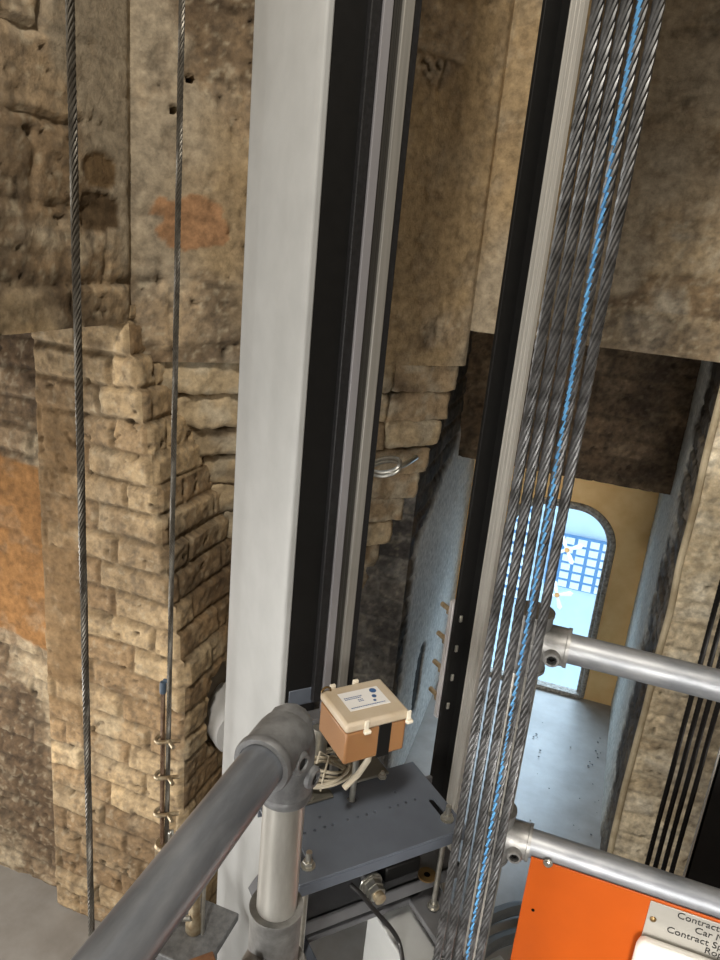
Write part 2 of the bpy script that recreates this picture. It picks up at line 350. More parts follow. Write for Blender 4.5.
# the side alcove beyond the pier: its far wall, set back, with an ochre plaster panel
def alc_plaster(P, s, z):
    zt = 1.485 + (P[:, 0] + 1.395) * -.10
    zt = zt + (fbm(P + 70, 20, 3) - .5) * .012
    zb = .93 + (fbm(P + 75, 9, 3) - .5) * .05
    a = sstep(zb - .012, zb + .012, z) * sstep(zt + .006, zt - .006, z)
    return a, np.broadcast_to(lin(156, 114, 70), (len(z), 3))
wall('wall_alcove', 0, .95, lerp_plane((-2.3, 1.545), (-1.36, 1.545), (0, -1, 0)), -.02, 1.96, res=.007, tone=dict(PT, A=lin(150, 124, 90), B=lin(124, 100, 70), dirt=.75), relief=.6, plast=alc_plaster)
b = MB(); b.fbox((-2.3, -1.6, 1.905), (1, 0, 0), (0, 1, 0), UP, 1.11, 3.15, .2); S(b.build('ceiling_alcove', 'shell', smooth=False))
b = MB(); b.box((-2.34, 0, 1.0), (.06, 3.2, 2.1)); S(b.build('wall_alcove_end', 'shell', smooth=False))

b = MB(); b.prism([(-2.28, 1.56), (-1.42, 1.56), (-1.42, 1.53), (-1.16, 1.53), (-1.16, 2.30), (-2.28, 2.30)], 0, 1.9); b.prism([(-1.2, 1.53), (-.97, 1.53), (-.97, 2.30), (-1.2, 2.30)], 0, .93); S(b.build('wall_pier_core', 'shell', smooth=False))
# corbelled brick courses carrying the diagonal wall
def rough_box(V, Fc, C, o, ax, ay, az, l, w, h, res, seed, col, amp=1.):
    o = np.array(o, float); ax = np.array(ax, float); ay = np.array(ay, float); az = np.array(az, float)
    def face(p, a, la, b_, lb):
        na = max(2, int(la / res)); nb = max(2, int(lb / res)); g = []
        A, B = np.meshgrid(np.linspace(0, la, na), np.linspace(0, lb, nb)); Q = p + A.ravel()[:, None] * a + B.ravel()[:, None] * b_
        base = sum(len(v) for v in V); idx = base + np.arange(na * nb).reshape(nb, na)
        q = np.stack([idx[:-1, :-1], idx[:-1, 1:], idx[1:, 1:], idx[1:, :-1]], -1).reshape(-1, 4)
        # rounded edges + noise, as a function of position only so faces stay joined
        ctr = o + ax * l / 2 + ay * w / 2 + az * h / 2; d = Q - ctr
        lx, ly, lz = d @ ax / (l / 2), d @ ay / (w / 2), d @ az / (h / 2)
        rr = .008
        for c_, a_, hf in ((lx, ax, l / 2), (ly, ay, w / 2), (lz, az, h / 2)): pass
        ex = np.maximum(np.abs(d @ ax) - (l / 2 - rr), 0); ey = np.maximum(np.abs(d @ ay) - (w / 2 - rr), 0); ez = np.maximum(np.abs(d @ az) - (h / 2 - rr), 0)
        ln = np.sqrt(ex ** 2 + ey ** 2 + ez ** 2); kf = np.where(ln > rr, rr / np.maximum(ln, 1e-9), 1)
        Q = Q - (np.sign(d @ ax) * ex * (1 - kf))[:, None] * ax - (np.sign(d @ ay) * ey * (1 - kf))[:, None] * ay - (np.sign(d @ az) * ez * (1 - kf))[:, None] * az
        for k in range(3):
            Q[:, k] += amp * ((fbm(Q + seed + 13 * k, 9, 3) - .5) * .024 + (fbm(Q + seed + 29 * k, 36, 4) - .5) * .020)
        V.append(Q); Fc.append(q)
        n1 = fbm(Q + 90, 8, 4)[:, None]; n2 = fbm(Q + 50, 22, 4)[:, None]
        c = np.array(col)[None] * (.8 + .4 * fbm(Q, 30, 3)[:, None]); c = c + (lin(84, 66, 46) - c) * sstep(.5, .68, n1) * .7; c = c + (lin(190, 176, 146) - c) * sstep(.48, .62, n2) * .6; lm = (c @ np.array([.3, .55, .15]))[:, None]; c = (lm + (c - lm) * .74) * .92
        C.append(c)
    face(o, ax, l, az, h); face(o + ay * w, -ax * -1, l, az, h)
    face(o, ay, w, az, h); face(o + ax * l, ay, w, az, h)
    face(o, ax, l, ay, w); face(o + az * h, ax, l, ay, w)
V, Fc, C = [], [], []
for i in range(11):
    z = 1.826 - .092 * (i + 1)
    zc = z + .05; xr = np.interp(zc, [.8, 1.022, 1.115, 1.21, 1.302, 1.395, 1.488, 1.577, 1.674, 1.837], [-.78, -.695, -.66, -.626, -.589, -.558, -.528, -.505, -.478, -.458]) + random.uniform(-.006, .006); yl = np.interp(zc, [.8, 1.048, 1.457, 1.554, 1.622, 1.704, 1.784], [1.96, 1.879, 1.747, 1.706, 1.645, 1.627, 1.59])
    A = np.array([corner_x(np.array([z]))[0] - .02, yl]); B = np.array([xr, YF - .004])
    v = B - A; L = np.linalg.norm(v); v = np.append(v / L, 0); nrm = np.array([v[1], -v[0], 0])   # towards the shaft
    nb = max(1, round(L / .225)); l = L / nb
    for k in range(nb):
        o = np.append(A, z) + v * (k * l + .003) - nrm * .16
        cc = lin(192, 166, 120) if random.random() < .6 else lin(166, 138, 96)
        rough_box(V, Fc, C, o, v, nrm, UP, l - .003, .16 + random.uniform(-.005, .005), .089, .011, i * 3 + k, cc)
P = np.concatenate(V); Q = np.concatenate(Fc); Cc = np.concatenate(C)
me = bpy.data.meshes.new('corbel'); me.from_pydata(P.tolist(), [], Q.tolist()); me.update()
ca = me.color_attributes.new('tint', 'FLOAT_COLOR', 'POINT'); ca.data.foreach_set('color', np.concatenate([np.clip(Cc, .003, 1), np.ones((len(Cc), 1))], 1).ravel().astype(np.float32))
me.materials.append(M['masonry']); bm = bmesh.new(); bm.from_mesh(me); bmesh.ops.remove_doubles(bm, verts=bm.verts, dist=.0008); bmesh.ops.recalc_face_normals(bm, faces=bm.faces); bm.to_mesh(me); bm.free()
me.polygons.foreach_set('use_smooth', [True] * len(me.polygons))
o = bpy.data.objects.new('trim_1', me); COL.objects.link(o); S(o)
# solid core behind the corbel so no light leaks through its joints
b = MB(); b.prism([(-1.12, 2.30), (-1.12, 2.02), (-.78, 2.30)], .9, 1.84); b.prism([(-1.14, 1.75), (-1.14, 2.3), (-.6, 2.3)], 1.45, 1.84); S(b.build('trim_2', 'shell', smooth=False))

# window alcove
YB = 3.60
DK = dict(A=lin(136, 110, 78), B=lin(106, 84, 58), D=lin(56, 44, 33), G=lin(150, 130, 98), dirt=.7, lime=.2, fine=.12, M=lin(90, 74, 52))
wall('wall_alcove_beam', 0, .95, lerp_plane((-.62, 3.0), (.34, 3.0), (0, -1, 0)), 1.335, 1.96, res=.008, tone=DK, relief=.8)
b = MB(); b.box((-.14, 3.32, 1.65), (.98, .60, .62)); S(b.build('trim_3', 'shell', smooth=False))
b = MB(); b.fbox((-.62, YF + .02, 1.93), (1, 0, 0), (0, 1, 0), UP, .96, .75, .25); S(b.build('ceiling_window_alcove', 'shell', smooth=False))
def rev_plast(P, s, z):
    a = sstep(.24, .32, s + (fbm(P + 140, 6, 4) - .5) * .35); return a, np.broadcast_to(lin(196, 194, 186), (len(z), 3))
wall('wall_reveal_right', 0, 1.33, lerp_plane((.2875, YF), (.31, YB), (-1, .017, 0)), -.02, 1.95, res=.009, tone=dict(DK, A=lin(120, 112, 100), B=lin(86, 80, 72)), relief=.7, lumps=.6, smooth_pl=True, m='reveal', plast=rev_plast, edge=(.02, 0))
def rev_plast2(P, s, z):
    a = sstep(.04, .08, s + (fbm(P + 140, 6, 4) - .5) * .08) * sstep(.03, -.03, z - (1.14 + (P[:, 1] - 2.33) * .47) + (fbm(P + 9, 9, 3) - .5) * .08); return a, np.broadcast_to(lin(206, 204, 198), (len(z), 3))
dark_spot = at(418, 668, x=-.565)  # centre of a darker, slightly sunken patch on the reveal
wall('wall_reveal_left', 0, 1.33, lerp_plane((-.55, YF), (-.60, YB), (1, .037, 0)), -.02, 1.95, res=.009, tone=dict(DK, A=lin(90, 82, 72), B=lin(60, 56, 50)), relief=.7, lumps=.6, smooth_pl=True, m='reveal', plast=rev_plast2, edge=(.02, 0), patches=[(dark_spot[1], dark_spot[2] - .05, .075, .17, lin(46, 42, 38), -.01, .35)])
# ochre back wall with an arched opening
wx0, wx1, wz0, wz1, rad = -.372, .138, .012, 1.03, .19
def arch(off=0., n=14):
    x0, x1, z1, r_ = wx0 - off, wx1 + off, wz1 + off, rad + off; p = [(x1, wz0 - off)]
    for k in range(n + 1): q = math.pi / 2 * k / n; p.append((x1 - r_ + r_ * math.cos(q), z1 - r_ + r_ * math.sin(q)))
    for k in range(n + 1): q = math.pi / 2 + math.pi / 2 * k / n; p.append((x0 + r_ + r_ * math.cos(q), z1 - r_ + r_ * math.sin(q)))
    p.append((x0, wz0 - off)); return p
def slab_hole(inner, outer_rect, y0, y1):
    b = MB(); n = len(inner); X0, X1, Z0, Z1 = outer_rect
    ci = np.mean(inner, 0); out = []
    for (x, z) in inner:   # project radially on the rectangle
        d = np.array([x, z]) - ci; t = 1e9
        if d[0] > 1e-9: t = min(t, (X1 - ci[0]) / d[0])
        if d[0] < -1e-9: t = min(t, (X0 - ci[0]) / d[0])
        if d[1] > 1e-9: t = min(t, (Z1 - ci[1]) / d[1])
        if d[1] < -1e-9: t = min(t, (Z0 - ci[1]) / d[1])
        out.append(ci + d * t)
    vs = [(x, y0, z) for x, z in inner] + [(x, y0, z) for x, z in out] + [(x, y1, z) for x, z in inner]
    fs = []
    for i in range(n):
        j = (i + 1) % n; fs.append([i, n + i, n + j, j]); fs.append([i, j, 2 * n + j, 2 * n + i])
    # corner fills
    b.add(vs, fs)
    return b
inner = []
A_ = arch()
for i in range(len(A_)):
    p, q = np.array(A_[i]), np.array(A_[(i + 1) % len(A_)]); k = max(1, int(np.linalg.norm(q - p) / .05))
    inner += [tuple(p + (q - p) * t / k) for t in range(k)]
b = slab_hole(inner, (-.75, .45, -.25, 1.75), YB, YB + .045); S(b.build('wall_window', 'ochre', smooth=False))
b = MB(); b.fbox((-.75, YB + .12, -.3), (1, 0, 0), (0, 1, 0), UP, .06, .1, 2.1); b.fbox((.39, YB + .12, -.3), (1, 0, 0), (0, 1, 0), UP, .06, .1, 2.1); S(b.build('trim_4', 'shell', smooth=False))
win = MB()
pts = [(x, YB - .004, z) for x, z in arch(.006, 16)]; win.tube(pts, .014, 8)
pts = [(x, YB + .012, z) for x, z in arch(-.012, 16)]; win.tube(pts, .011, 8)
win.fbox((wx0, YB - .02, 0), (1, 0, 0), (0, 1, 0), UP, wx1 - wx0, .05, .022)
wo = S(win.build('window_1', 'wframe'))
g = MB(); A2 = arch(-.004, 16); g.add([(x, YB + .02, z) for x, z in A2] + [(x, YB + .024, z) for x, z in A2], [list(range(len(A2))), list(range(len(A2), 2 * len(A2)))[::-1]])
g.build('pane', 'glass', wo, smooth=False)
# edge bead of the alcove and floor
b = MB(); zz = np.linspace(0, 1.95, 90); b.tube(np.column_stack([.290 + (vnoise(np.column_stack([zz * 6, zz * 0, zz * 0])) - .5) * .008, YF - .004 + zz * 0, zz]), .0105, 10); S(b.build('trim_5', 'bead'))
# floor: gently uneven slab
nx, ny = 120, 160; X, Y = np.meshgrid(np.linspace(-2.35, 1.7, nx), np.linspace(-1.65, 3.62, ny))
P = np.column_stack([X.ravel(), Y.ravel(), np.zeros(nx * ny)]); P[:, 2] = (fbm(P, 3, 4) - .5) * .006 - .002
idx = np.arange(nx * ny).reshape(ny, nx); fs = np.stack([idx[:-1, :-1], idx[:-1, 1:], idx[1:, 1:], idx[1:, :-1]], -1).reshape(-1, 4)
b = MB(); b.add(P, fs.tolist()); S(b.build('floor', 'floor'))
b = MB(); b.box((-.3, 1, -.16), (4.2, 5.4, .2)); S(b.build('floor_slab', 'shell', smooth=False))
# rest of the shaft
b = MB(); b.box((1.72, .4, 2.2), (.1, 4.1, 4.9)); S(b.build('wall_right', 'shell', smooth=False))
b = MB(); b.box((-.3, -1.68, 2.2), (4.2, .1, 4.9)); S(b.build('wall_back', 'shell', smooth=False))
b = MB(); b.box((-.3, .4, 4.66), (4.2, 4.3, .1)); S(b.build('ceiling', 'shell', smooth=False))

# ------------------------------------------------------------------ outside the window
YO = 9.0
b = MB(); b.box((-.5, YO + .3, -2.5), (9, .5, 7)); bo = b.build('building', 'facade', loc=(0, YO, -6), smooth=False); tag(bo, 'pale blue building seen through the arched window', 'building')
for (u0, u1, v0, v1, nu, nv) in ((553, 604, 532, 596, 5, 6), (478, 522, 500, 600, 5, 8)):
    p = at(u0, v0, y=YO); q = at(u1, v1, y=YO); dx = (q[0] - p[0]); dz = p[2] - q[2]
    fr = MB(); fr.fbox((p[0], YO - .02, q[2]), (1, 0, 0), (0, 1, 0), UP, dx, .06, dz); fo = fr.build('window', 'lattice', bo, smooth=False)
    pn = MB()
    for i in range(nu):
        for j in range(nv):
            w_ = dx / nu; h_ = dz / nv; pn.fbox((p[0] + w_ * (i + .14), YO - .04, q[2] + h_ * (j + .16)), (1, 0, 0), (0, 1, 0), UP, w_ * .72, .03, h_ * .7)
    pn.build('pane', 'facade_white', fo, smooth=False)
for i, (u, v, a0) in enumerate(((567, 550, .5), (557, 595, .35))):
    c = at(u, v, y=YB + .012)
    t = thing('cross_sticker', ['white cross sticker with orange middle, upper one on the arched window glass', 'white cross sticker with orange middle, lower one on the arched window glass'][i], 'sticker', c, 'cross stickers on the window glass')
    b = MB()
    for k in range(4):
        q = a0 + math.pi / 2 * k; d = np.array([math.cos(q), 0, math.sin(q)]); e = np.array([-math.sin(q), 0, math.cos(q)])
        b.add([c + d * .008 + e * .006, c + d * .07 + e * .013, c + d * .082, c + d * .07 - e * .013, c + d * .008 - e * .006], [[0, 1, 2, 3, 4]])
        b.add([c + d * .008 + e * .006 + np.array([0, .002, 0]), c + d * .07 + e * .013 + np.array([0, .002, 0]), c + d * .082 + np.array([0, .002, 0]), c + d * .07 - e * .013 + np.array([0, .002, 0]), c + d * .008 - e * .006 + np.array([0, .002, 0])], [[4, 3, 2, 1, 0]])
    b.build('cross', 'sticker', t, smooth=False)
    b = MB(); b.lathe([(.013, 0), (.013, .004)], c - np.array([0, .003, 0]), (0, 1, 0), 20); b.build('disc', 'sticker_dot', t, smooth=False)

# ------------------------------------------------------------------ lift column
def hit(s, p, d):   # point on the plan line p + t d seen under slope x/y = s
    t = (s * p[1] - p[0]) / (d[0] - s * d[1]); return np.array(p[:2]) + t * np.array(d[:2])
pA = np.array([-.5416 * 1.25, 1.25]); pB = hit(-.4476, pA, E2); pC = hit(-.4364, pB + .0 * E1[:2], (E2 + .45 * E1)[:2])
e1, e2 = E1[:2], E2[:2]
pD = hit(-.3761, pC, e1); pE = pD + e2 * .004
tcol = thing('lift_column', 'tall silver painted steel column with black side, left of the guide rails', 'column', (pB[0], pB[1], 0))
b = MB(); q = .012
b.prism([pA, pA + (-e1 * 0), pB, pC, pC + e1 * .012, pA + e1 * .03], 0, 4.58); b.build('web', 'silver', tcol, bevel=.003)
b = MB(); b.prism([pC + e1 * .0125 - e2 * .001, pD + e1 * .004 - e2 * .001, pD + e1 * .004 - e2 * .10, pC + e1 * .0125 - e2 * .10], 0, 4.58); b.build('side_plate', 'black', tcol)
pE0 = hit(-.3761, pC + e2 * .010, e1); pE1 = hit(-.3614, pC + e2 * .010, e1)
b = MB(); b.prism([pE0, pE1, pE1 - e2 * .03, pE0 - e2 * .03], 1.33, 4.58); b.build('flange_lip', 'black_edge', tcol, bevel=.002)
bk = at(318, 690, y=pD[1])
b = MB(); b.fbox((pD[0] - e1[0] * .05, pD[1] - e1[1] * .05, bk[2] - .03), E1, -E2, UP, .06, .05, .035); b.build('bracket', 'plate', tcol, bevel=.002)
# guide rail beside the column
def railprof(a, b_, o, h): 
    a = hit(a, o, e1); b2 = hit(b_, o, e1); return [a + e2 * h, b2 + e2 * h, b2 - e2 * .006, a - e2 * .006]
o_ = pE1 + e1 * .002; zb = 1.02
t = thing('guide_rail', 'ribbed grey steel guide rail standing beside the silver column', 'guide rail', (*o_, zb))
b = MB(); b.prism(railprof(-.3606, -.3482, o_, .004), zb, 4.58); b.build('flange', 'steel_lav', t, bevel=.001)
b = MB(); b.prism(railprof(-.3480, -.3350, o_, -.001), zb, 4.58); 
pgm = hit(-.3415, o_, e1); b.prism([pgm, pgm + e1 * .0015, pgm + e1 * .0015 + e2 * .0015, pgm + e2 * .0015], zb, 4.58); b.build('groove', 'steel_grey', t)
b = MB(); b.prism(railprof(-.3348, -.3207, o_, .006), zb, 4.58); b.build('blade_face', 'rail_edge', t, bevel=.0015)
b = MB(); b.prism(railprof(-.3205, -.3104, o_, .002), zb, 4.58); b.build('back_edge', 'black_edge', t, bevel=.001)
# free standing guide rail with fishplate
L0 = np.array([-.1586 * 1.27, 1.27]); Rt = hit(-.1401, L0, e1); hw = np.linalg.norm(Rt - L0)
t = thing('guide_rail', 'T shaped guide rail with black flange and bolted joint plate, left of the hoist ropes', 'guide rail', (*Rt, .3))
b = MB(); b.prism([L0, L0 + e1 * (2 * hw + .009), L0 + e1 * (2 * hw + .009) - e2 * .008, L0 - e2 * .008], .3, 4.58); b.build('flange', 'black', t, bevel=.001)
tip = hit(-.1139, Rt, e2); bl = np.linalg.norm(tip - Rt)
b = MB(); b.prism([Rt + e2 * .02, tip, tip + e1 * .009, Rt + e1 * .009 + e2 * .02], .3, 4.58)
for k in (.022, .032, .041): b.prism([Rt + e2 * k - e1 * .0008, Rt + e2 * (k + .002) - e1 * .0008, Rt + e2 * (k + .002), Rt + e2 * k], .3, 4.58)
b.build('blade', 'steel_bright', t, bevel=.0006)
b = MB(); b.prism([Rt + e1 * .001, Rt + e1 * .001 + e2 * .02, Rt + e1 * .008 + e2 * .02, Rt + e1 * .008], .3, 4.58); b.build('blade_root', 'black', t)
fz1 = at(449, 605, y=1.26)[2]; fz0 = at(434, 722, y=1.26)[2]
b = MB(); b.prism([L0 - e2 * .0085 - e1 * .003, L0 - e2 * .0085 + e1 * (2 * hw + .012), L0 - e2 * .020 + e1 * (2 * hw + .012), L0 - e2 * .020 - e1 * .003], fz0, fz1); fpl = b.build('joint_plate', 'steel_plate', t, bevel=.001)
for k in range(4):
    z = fz0 + (fz1 - fz0) * (.13 + .25 * k); c = np.append(L0 + e1 * .012, z)
    b = MB(); b.lathe([(.0105, 0), (.0105, .014), (.0055, .0141), (.0055, .042)], c - E2 * .020, -E2, 6); b.lathe([(.013, 0), (.013, .003)], c - E2 * .0195, -E2, 16); b.build('bolt', 'zinc_gold', fpl)
    b = MB(); b.fbox(c + E2 * .0005 - UP * .007 - E1 * .003, E1, E2, UP, .006, .004, .014); b.build('bolt_head', 'zinc', fpl, bevel=.001)

# ------------------------------------------------------------------ hoist ropes
def strand_mesh(d, lay, length, ns, skip=(), only=None, n=6, per=12):
    b = MB(); rs = d * .5 / (1 + 1 / math.sin(math.pi / ns)) * 1.04; hr = d / 2 - rs
    N = int(length / lay * per); zz = np.linspace(0, length, N)
    for k in range(ns):
        if k in skip or (only is not None and k not in only): continue
        q = 2 * math.pi * (zz / lay + k / ns)
        b.tube(np.column_stack([hr * np.cos(q), hr * np.sin(q), zz]), rs, n)
    return b
def place(o, p0, p1):
    d = Vector(p1) - Vector(p0); o.location = p0; o.rotation_mode = 'QUATERNION'; o.rotation_quaternion = d.to_track_quat('Z', 'Y')
def at_z(p, q, z): t = (z - p[2]) / (q[2] - p[2]); return p + (q - p) * t
RY = .83
tops = [598.7, 613.0, 627.3, 642.8, 659.5]; bots = [436.5, 447.0, 457.5, 468.0, 478.5]
rd = .0125
full = strand_mesh(rd, .088, 4.35, 6)
lab = ['leftmost twisted steel hoist rope, next to the guide rail blade', 'second twisted steel hoist rope from the guide rail blade', 'middle twisted steel hoist rope of the five', 'twisted steel hoist rope with a blue marker line down it', 'rightmost twisted steel hoist rope, against the upright handrail post']
proto = None
for i in range(5):
    p = at(tops[i], 0, y=RY); q = at(bots[i], 960, y=RY); p0 = at_z(p, q, .22); p1 = at_z(p, q, 4.57)
    if i == 3:
        o = proto.copy(); COL.objects.link(o); me = proto.data.copy(); o.data = me; me.name = 'hoist_rope_blue'; me.materials.append(M['rope_blue'])
        q0 = Vector(tuple(q)) - Vector(tuple(p)); rot = (Vector(tuple(p1)) - Vector(tuple(p0))).to_track_quat('Z', 'Y').to_matrix(); dv = rot.inverted() @ Vector((-.62, -.78, 0))
        a0 = math.atan2(dv.y, dv.x); mi = []
        for f in me.polygons:
            c = f.center; rr = math.hypot(c.x, c.y); da = (math.atan2(c.y, c.x) - a0 - .35 * math.sin(c.z * 1.1) + math.pi) % (2 * math.pi) - math.pi
            mi.append(1 if rr > rd * .30 and abs(da) < .24 + .12 * min(1, c.z / 2.2) else 0)
        me.polygons.foreach_set('material_index', mi)
        c2 = proto.children[0].copy(); COL.objects.link(c2); c2.parent = o
    elif proto is None:
        proto = o = full.build('hoist_rope', 'rope'); co = MB(); co.cyl((0, 0, 0), (0, 0, 4.35), rd * .27, n=8); co.build('core', 'rope_core', o)
    else:
        o = proto.copy(); COL.objects.link(o)
        for ch in proto.children: c2 = ch.copy(); COL.objects.link(c2); c2.parent = o
    place(o, p0, p1); tag(o, lab[i], 'rope', 'hoist ropes')

# thin ropes on the left
p = at(70, 0, y=.62); q = at(91.5, 932, y=.62); 
o = strand_mesh(.0088, .045, 3.95, 6, n=5, per=9).build('thin_rope', 'rope_thin'); place(o, at_z(p, q, .62), at_z(p, q, 4.57)); tag(o, 'thin steel rope hanging at the far left, running down behind the dark pipe', 'rope')
c = at_z(p, q, .62); t = o
b = MB(); b.cyl((0, 0, -.05), (0, 0, .03), .009, n=12); b.build('ferrule', 'zinc', o).parent = o
o.children[-1].location = (0, 0, 0)

# second thin rope with its end fitting
SY = 1.05
p = at(182, 0, y=SY); q = at(167.5, 790, y=SY); zt = 4.57; zsoc = at(165, 842, y=SY)[2]
o = strand_mesh(.0100, .05, zt - zsoc + .02, 6, n=5, per=9).build('thin_rope', 'rope_thin'); r0 = at_z(p, q, zsoc - .02); place(o, r0, at_z(p, q, zt)); tag(o, 'thin steel rope clipped back on itself with taped end, in front of the brick pier', 'rope')
rx, ry = at(169, 760, y=SY)[:2]
def sub(name, mb, m): 
    x = mb.build(name, m); x.parent = o; x.matrix_parent_inverse = Matrix.LocRotScale(o.location, o.rotation_quaternion, None).inverted(); return x
tl0 = at(163, 690, y=SY); tl1 = at(165.5, 745, y=SY)
b = strand_mesh(.0098, .05, tl0[2] - zsoc, 6, n=5, per=9); tail = sub('tail', b, 'rope_rust'); 
place_t = Matrix.LocRotScale(Vector((rx - .010, ry - .006, zsoc)), (Vector(tl0) - Vector((rx - .010, ry - .006, zsoc))).to_track_quat('Z', 'Y'), None)
tail.matrix_basis = place_t
b = MB(); b.lathe([(.0062, 0), (.0068, .004), (.0066, .018), (.0058, .024)], tl0 - UP * .006, UP, 12); b.fbox(tl0 + UP * .016, (.8, .2, 0), (0, 1, 0), UP, .010, .003, .008); sub('end_tape', b, 'tape')
for k, v in enumerate((739, 775, 812)):
    c = np.array([rx - .006, ry - .004, at(166, v, y=SY)[2]])
    b = MB(); pts = []
    for a in np.linspace(-math.pi / 2, math.pi / 2, 9): pts.append(c + np.array([-.009 - .010 * math.cos(a) * 1., -.0 - .012 * math.sin(a) * 1., 0]))
    pts = [c + np.array([.026, .012, 0])] + pts[::-1] + [c + np.array([.026, -.012, 0])]
    b.tube(pts, .0042, 8); u = sub('rope_clip', b, 'zinc_gold')
    b = MB(); b.fbox(c + np.array([.009, -.019, -.006]), (1, 0, 0), (0, 1, 0), UP, .012, .038, .013); b.build('saddle', 'zinc', u, bevel=.002)
    b = MB()
    for yy in (.012, -.012): b.lathe([(.0062, 0), (.0062, .006)], c + np.array([.0215, yy, 0]), (1, 0, 0), 6)
    b.build('nut', 'zinc', u)
t = thing('rope_socket', 'forged wedge socket with hanger rods at the lower end of the clipped rope', 'rope fitting', (rx, ry, zsoc - .145))
b = MB(); b.prism([(rx - .024, ry - .012), (rx + .012, ry - .012), (rx + .012, ry + .012), (rx - .024, ry + .012)], zsoc - .075, zsoc - .004); b.lathe([(.020, 0), (.022, .003), (.022, .010), (.019, .012)], (rx - .006, ry, zsoc - .012), UP, 20); b.build('socket_body', 'zinc_gold', t, bevel=.004)
b = MB(); b.prism([(rx + .002, ry - .006), (rx + .012, ry - .006), (rx + .012, ry + .006), (rx + .002, ry + .006)], zsoc - .01, zsoc + .035); b.build('wedge', 'zinc', t, bevel=.004)
for dx_ in (-.024, .014):
    b = MB(); b.cyl((rx + dx_, ry, zsoc - .145), (rx + dx_, ry, zsoc - .02), .0055, n=12); b.build('hanger_rod', 'zinc', t)
pin = np.array([rx - .005, ry - .025, zsoc - .12])
b = MB(); b.cyl(pin, pin + np.array([0, .05, 0]), .012, n=16); b.lathe([(.019, 0), (.019, .010)], pin - np.array([0, .006, 0]), (0, 1, 0), 6); b.build('pin', 'brass', t)
# anchor base under it
ab = at(194, 930, y=1.03); az_ = ab[2]
t = thing('anchor_base', 'grey base plate with a short round stub post, beside the foot of the silver column', 'base plate', (ab[0], ab[1], az_ - .02))
b = MB(); b.fbox((ab[0] - .10, ab[1] - .075, az_ - .02), (1, 0, 0), (0, 1, 0), UP, .165, .15, .02); b.build('plate', 'cast_dark', t, bevel=.003)
b = MB(); b.lathe([(.016, 0), (.018, .004), (.018, .03), (.012, .04), (.012, .17)], ab, UP, 20); b.build('stub_post', 'zinc_gold', t)
b = MB(); b.cyl(ab + np.array([.020, 0, 0]), ab + np.array([.020, 0, .19]), .004, n=10); b.build('side_rod', 'zinc', t)
b = MB(); b.cyl(ab + np.array([-.030, -.012, .03]), ab + np.array([.0, -.012, .045]), .006, n=10); b.build('split_pin', 'zinc', t)
# column under the base plate
b = MB(); b.fbox((ab[0] - .07, ab[1] - .05, 0), (1, 0, 0), (0, 1, 0), UP, .10, .10, az_ - .0205); b.build('pedestal', 'plate_dark', t)
rb = at(213, 950, y=.92)
t = MB(); t.fbox(rb - UP * .05, -E1, E2, UP, .13, .11, .05); to = t.build('channel_end', 'rust', loc=(rb[0], rb[1], rb[2] - .05), bevel=.003); tag(to, 'rust brown steel channel end at the bottom edge, below the dark pipe', 'steel channel')

# ------------------------------------------------------------------ handrails
PR = .0222
lx, ly, lz = -.241, .582, 1.678
t = thing('guard_rail', 'tube guard rail with dark top pipe running to the lower left and an elbow post', 'guard rail', (lx, ly, .4))
b = MB(); b.cyl((lx, ly - .012, lz), (lx, -.35, lz), PR, n=40); b.build('top_rail', 'pipe_dark', t)
b = MB(); b.cyl((lx, ly, .4), (lx, ly, lz - .02), PR, n=36); b.build('post', 'galv_post', t)
b = MB()
N_ = 14; pts = [(lx, ly, lz - .078)]
pts += [(lx, ly, lz - .03)]
for k in range(N_ + 1):
    a = math.pi / 2 * k / N_; pts.append((lx, ly - .022 + .022 * math.cos(a), lz - .022 + .022 * math.sin(a) + .0))
pts += [(lx, ly - .030, lz), (lx, ly - .062, lz)]
b.tube(pts, .0276, 32)
b.lathe([(.0276, 0), (.0292, .002), (.0292, .008), (.0280, .0105), (.0232, .0105)], (lx, ly - .053, lz), (0, -1, 0), 32, cap=False)
b.lathe([(.0276, 0), (.0288, .002), (.0288, .007), (.0276, .0095), (.0232, .0095)], (lx, ly, lz - .070), (0, 0, -1), 32, cap=False)
b.lathe([(.0276, -.02), (.0276, -.006), (.020, .012), (.010, .019), (0.001, .021)], (lx, ly, lz + .004), (0, .6, .8), 28)
eb = b.build('elbow', 'cast_dark', t, ang=50)
for (c, ax) in (((lx + .019, ly - .030, lz - .010), (.95, -.25, .1)), ((lx + .021, ly + .000, lz - .048), (.97, -.15, 0))):
    b = MB(); b.lathe([(.0145, -.016), (.0115, .010), (.009, .0125), (.0065, .0125), (.0065, .004)], c, ax, 18, cap=False); s_ = b.build('set_screw_boss', 'cast_dark', eb)
    b = MB(); a3 = np.array(ax) / np.linalg.norm(ax); b.lathe([(.0090, -.012), (.0090, .0095)], np.array(c), ax, 6); b.build('set_screw', 'dark', eb)
fz = at(277, 905, y=ly)[2]
b = MB(); b.lathe([(.0300, 0), (.0300, .004), (.0285, .006), (.0285, .075), (.0300, .085)], (lx, ly, fz), (0, 0, -1), 32)
b.cyl((lx, ly - .01, fz - .075), (lx, ly - .075, fz - .075), .0285, n=28); b.cyl((lx + .01, ly, fz - .075), (lx - .0, ly + .0, fz - .13), .0285, n=24)
b.cyl((lx, ly, fz - .07), (lx, ly, fz - .15), .0290, n=28)
b.build('tee_fitting', 'cast', t, ang=50)
b = MB(); b.lathe([(.013, 0), (.013, .010), (.008, .012), (.008, .005)], (lx - .005, ly - .046, fz - .052), (-.2, -.3, 1), 18, cap=False); b.build('set_screw_boss', 'cast', t)
V3 = [at(264, 866, y=ly + .04), at(248, 888, y=ly + .04), at(258, 912, y=ly + .04), at(278, 900, y=ly + .04)]
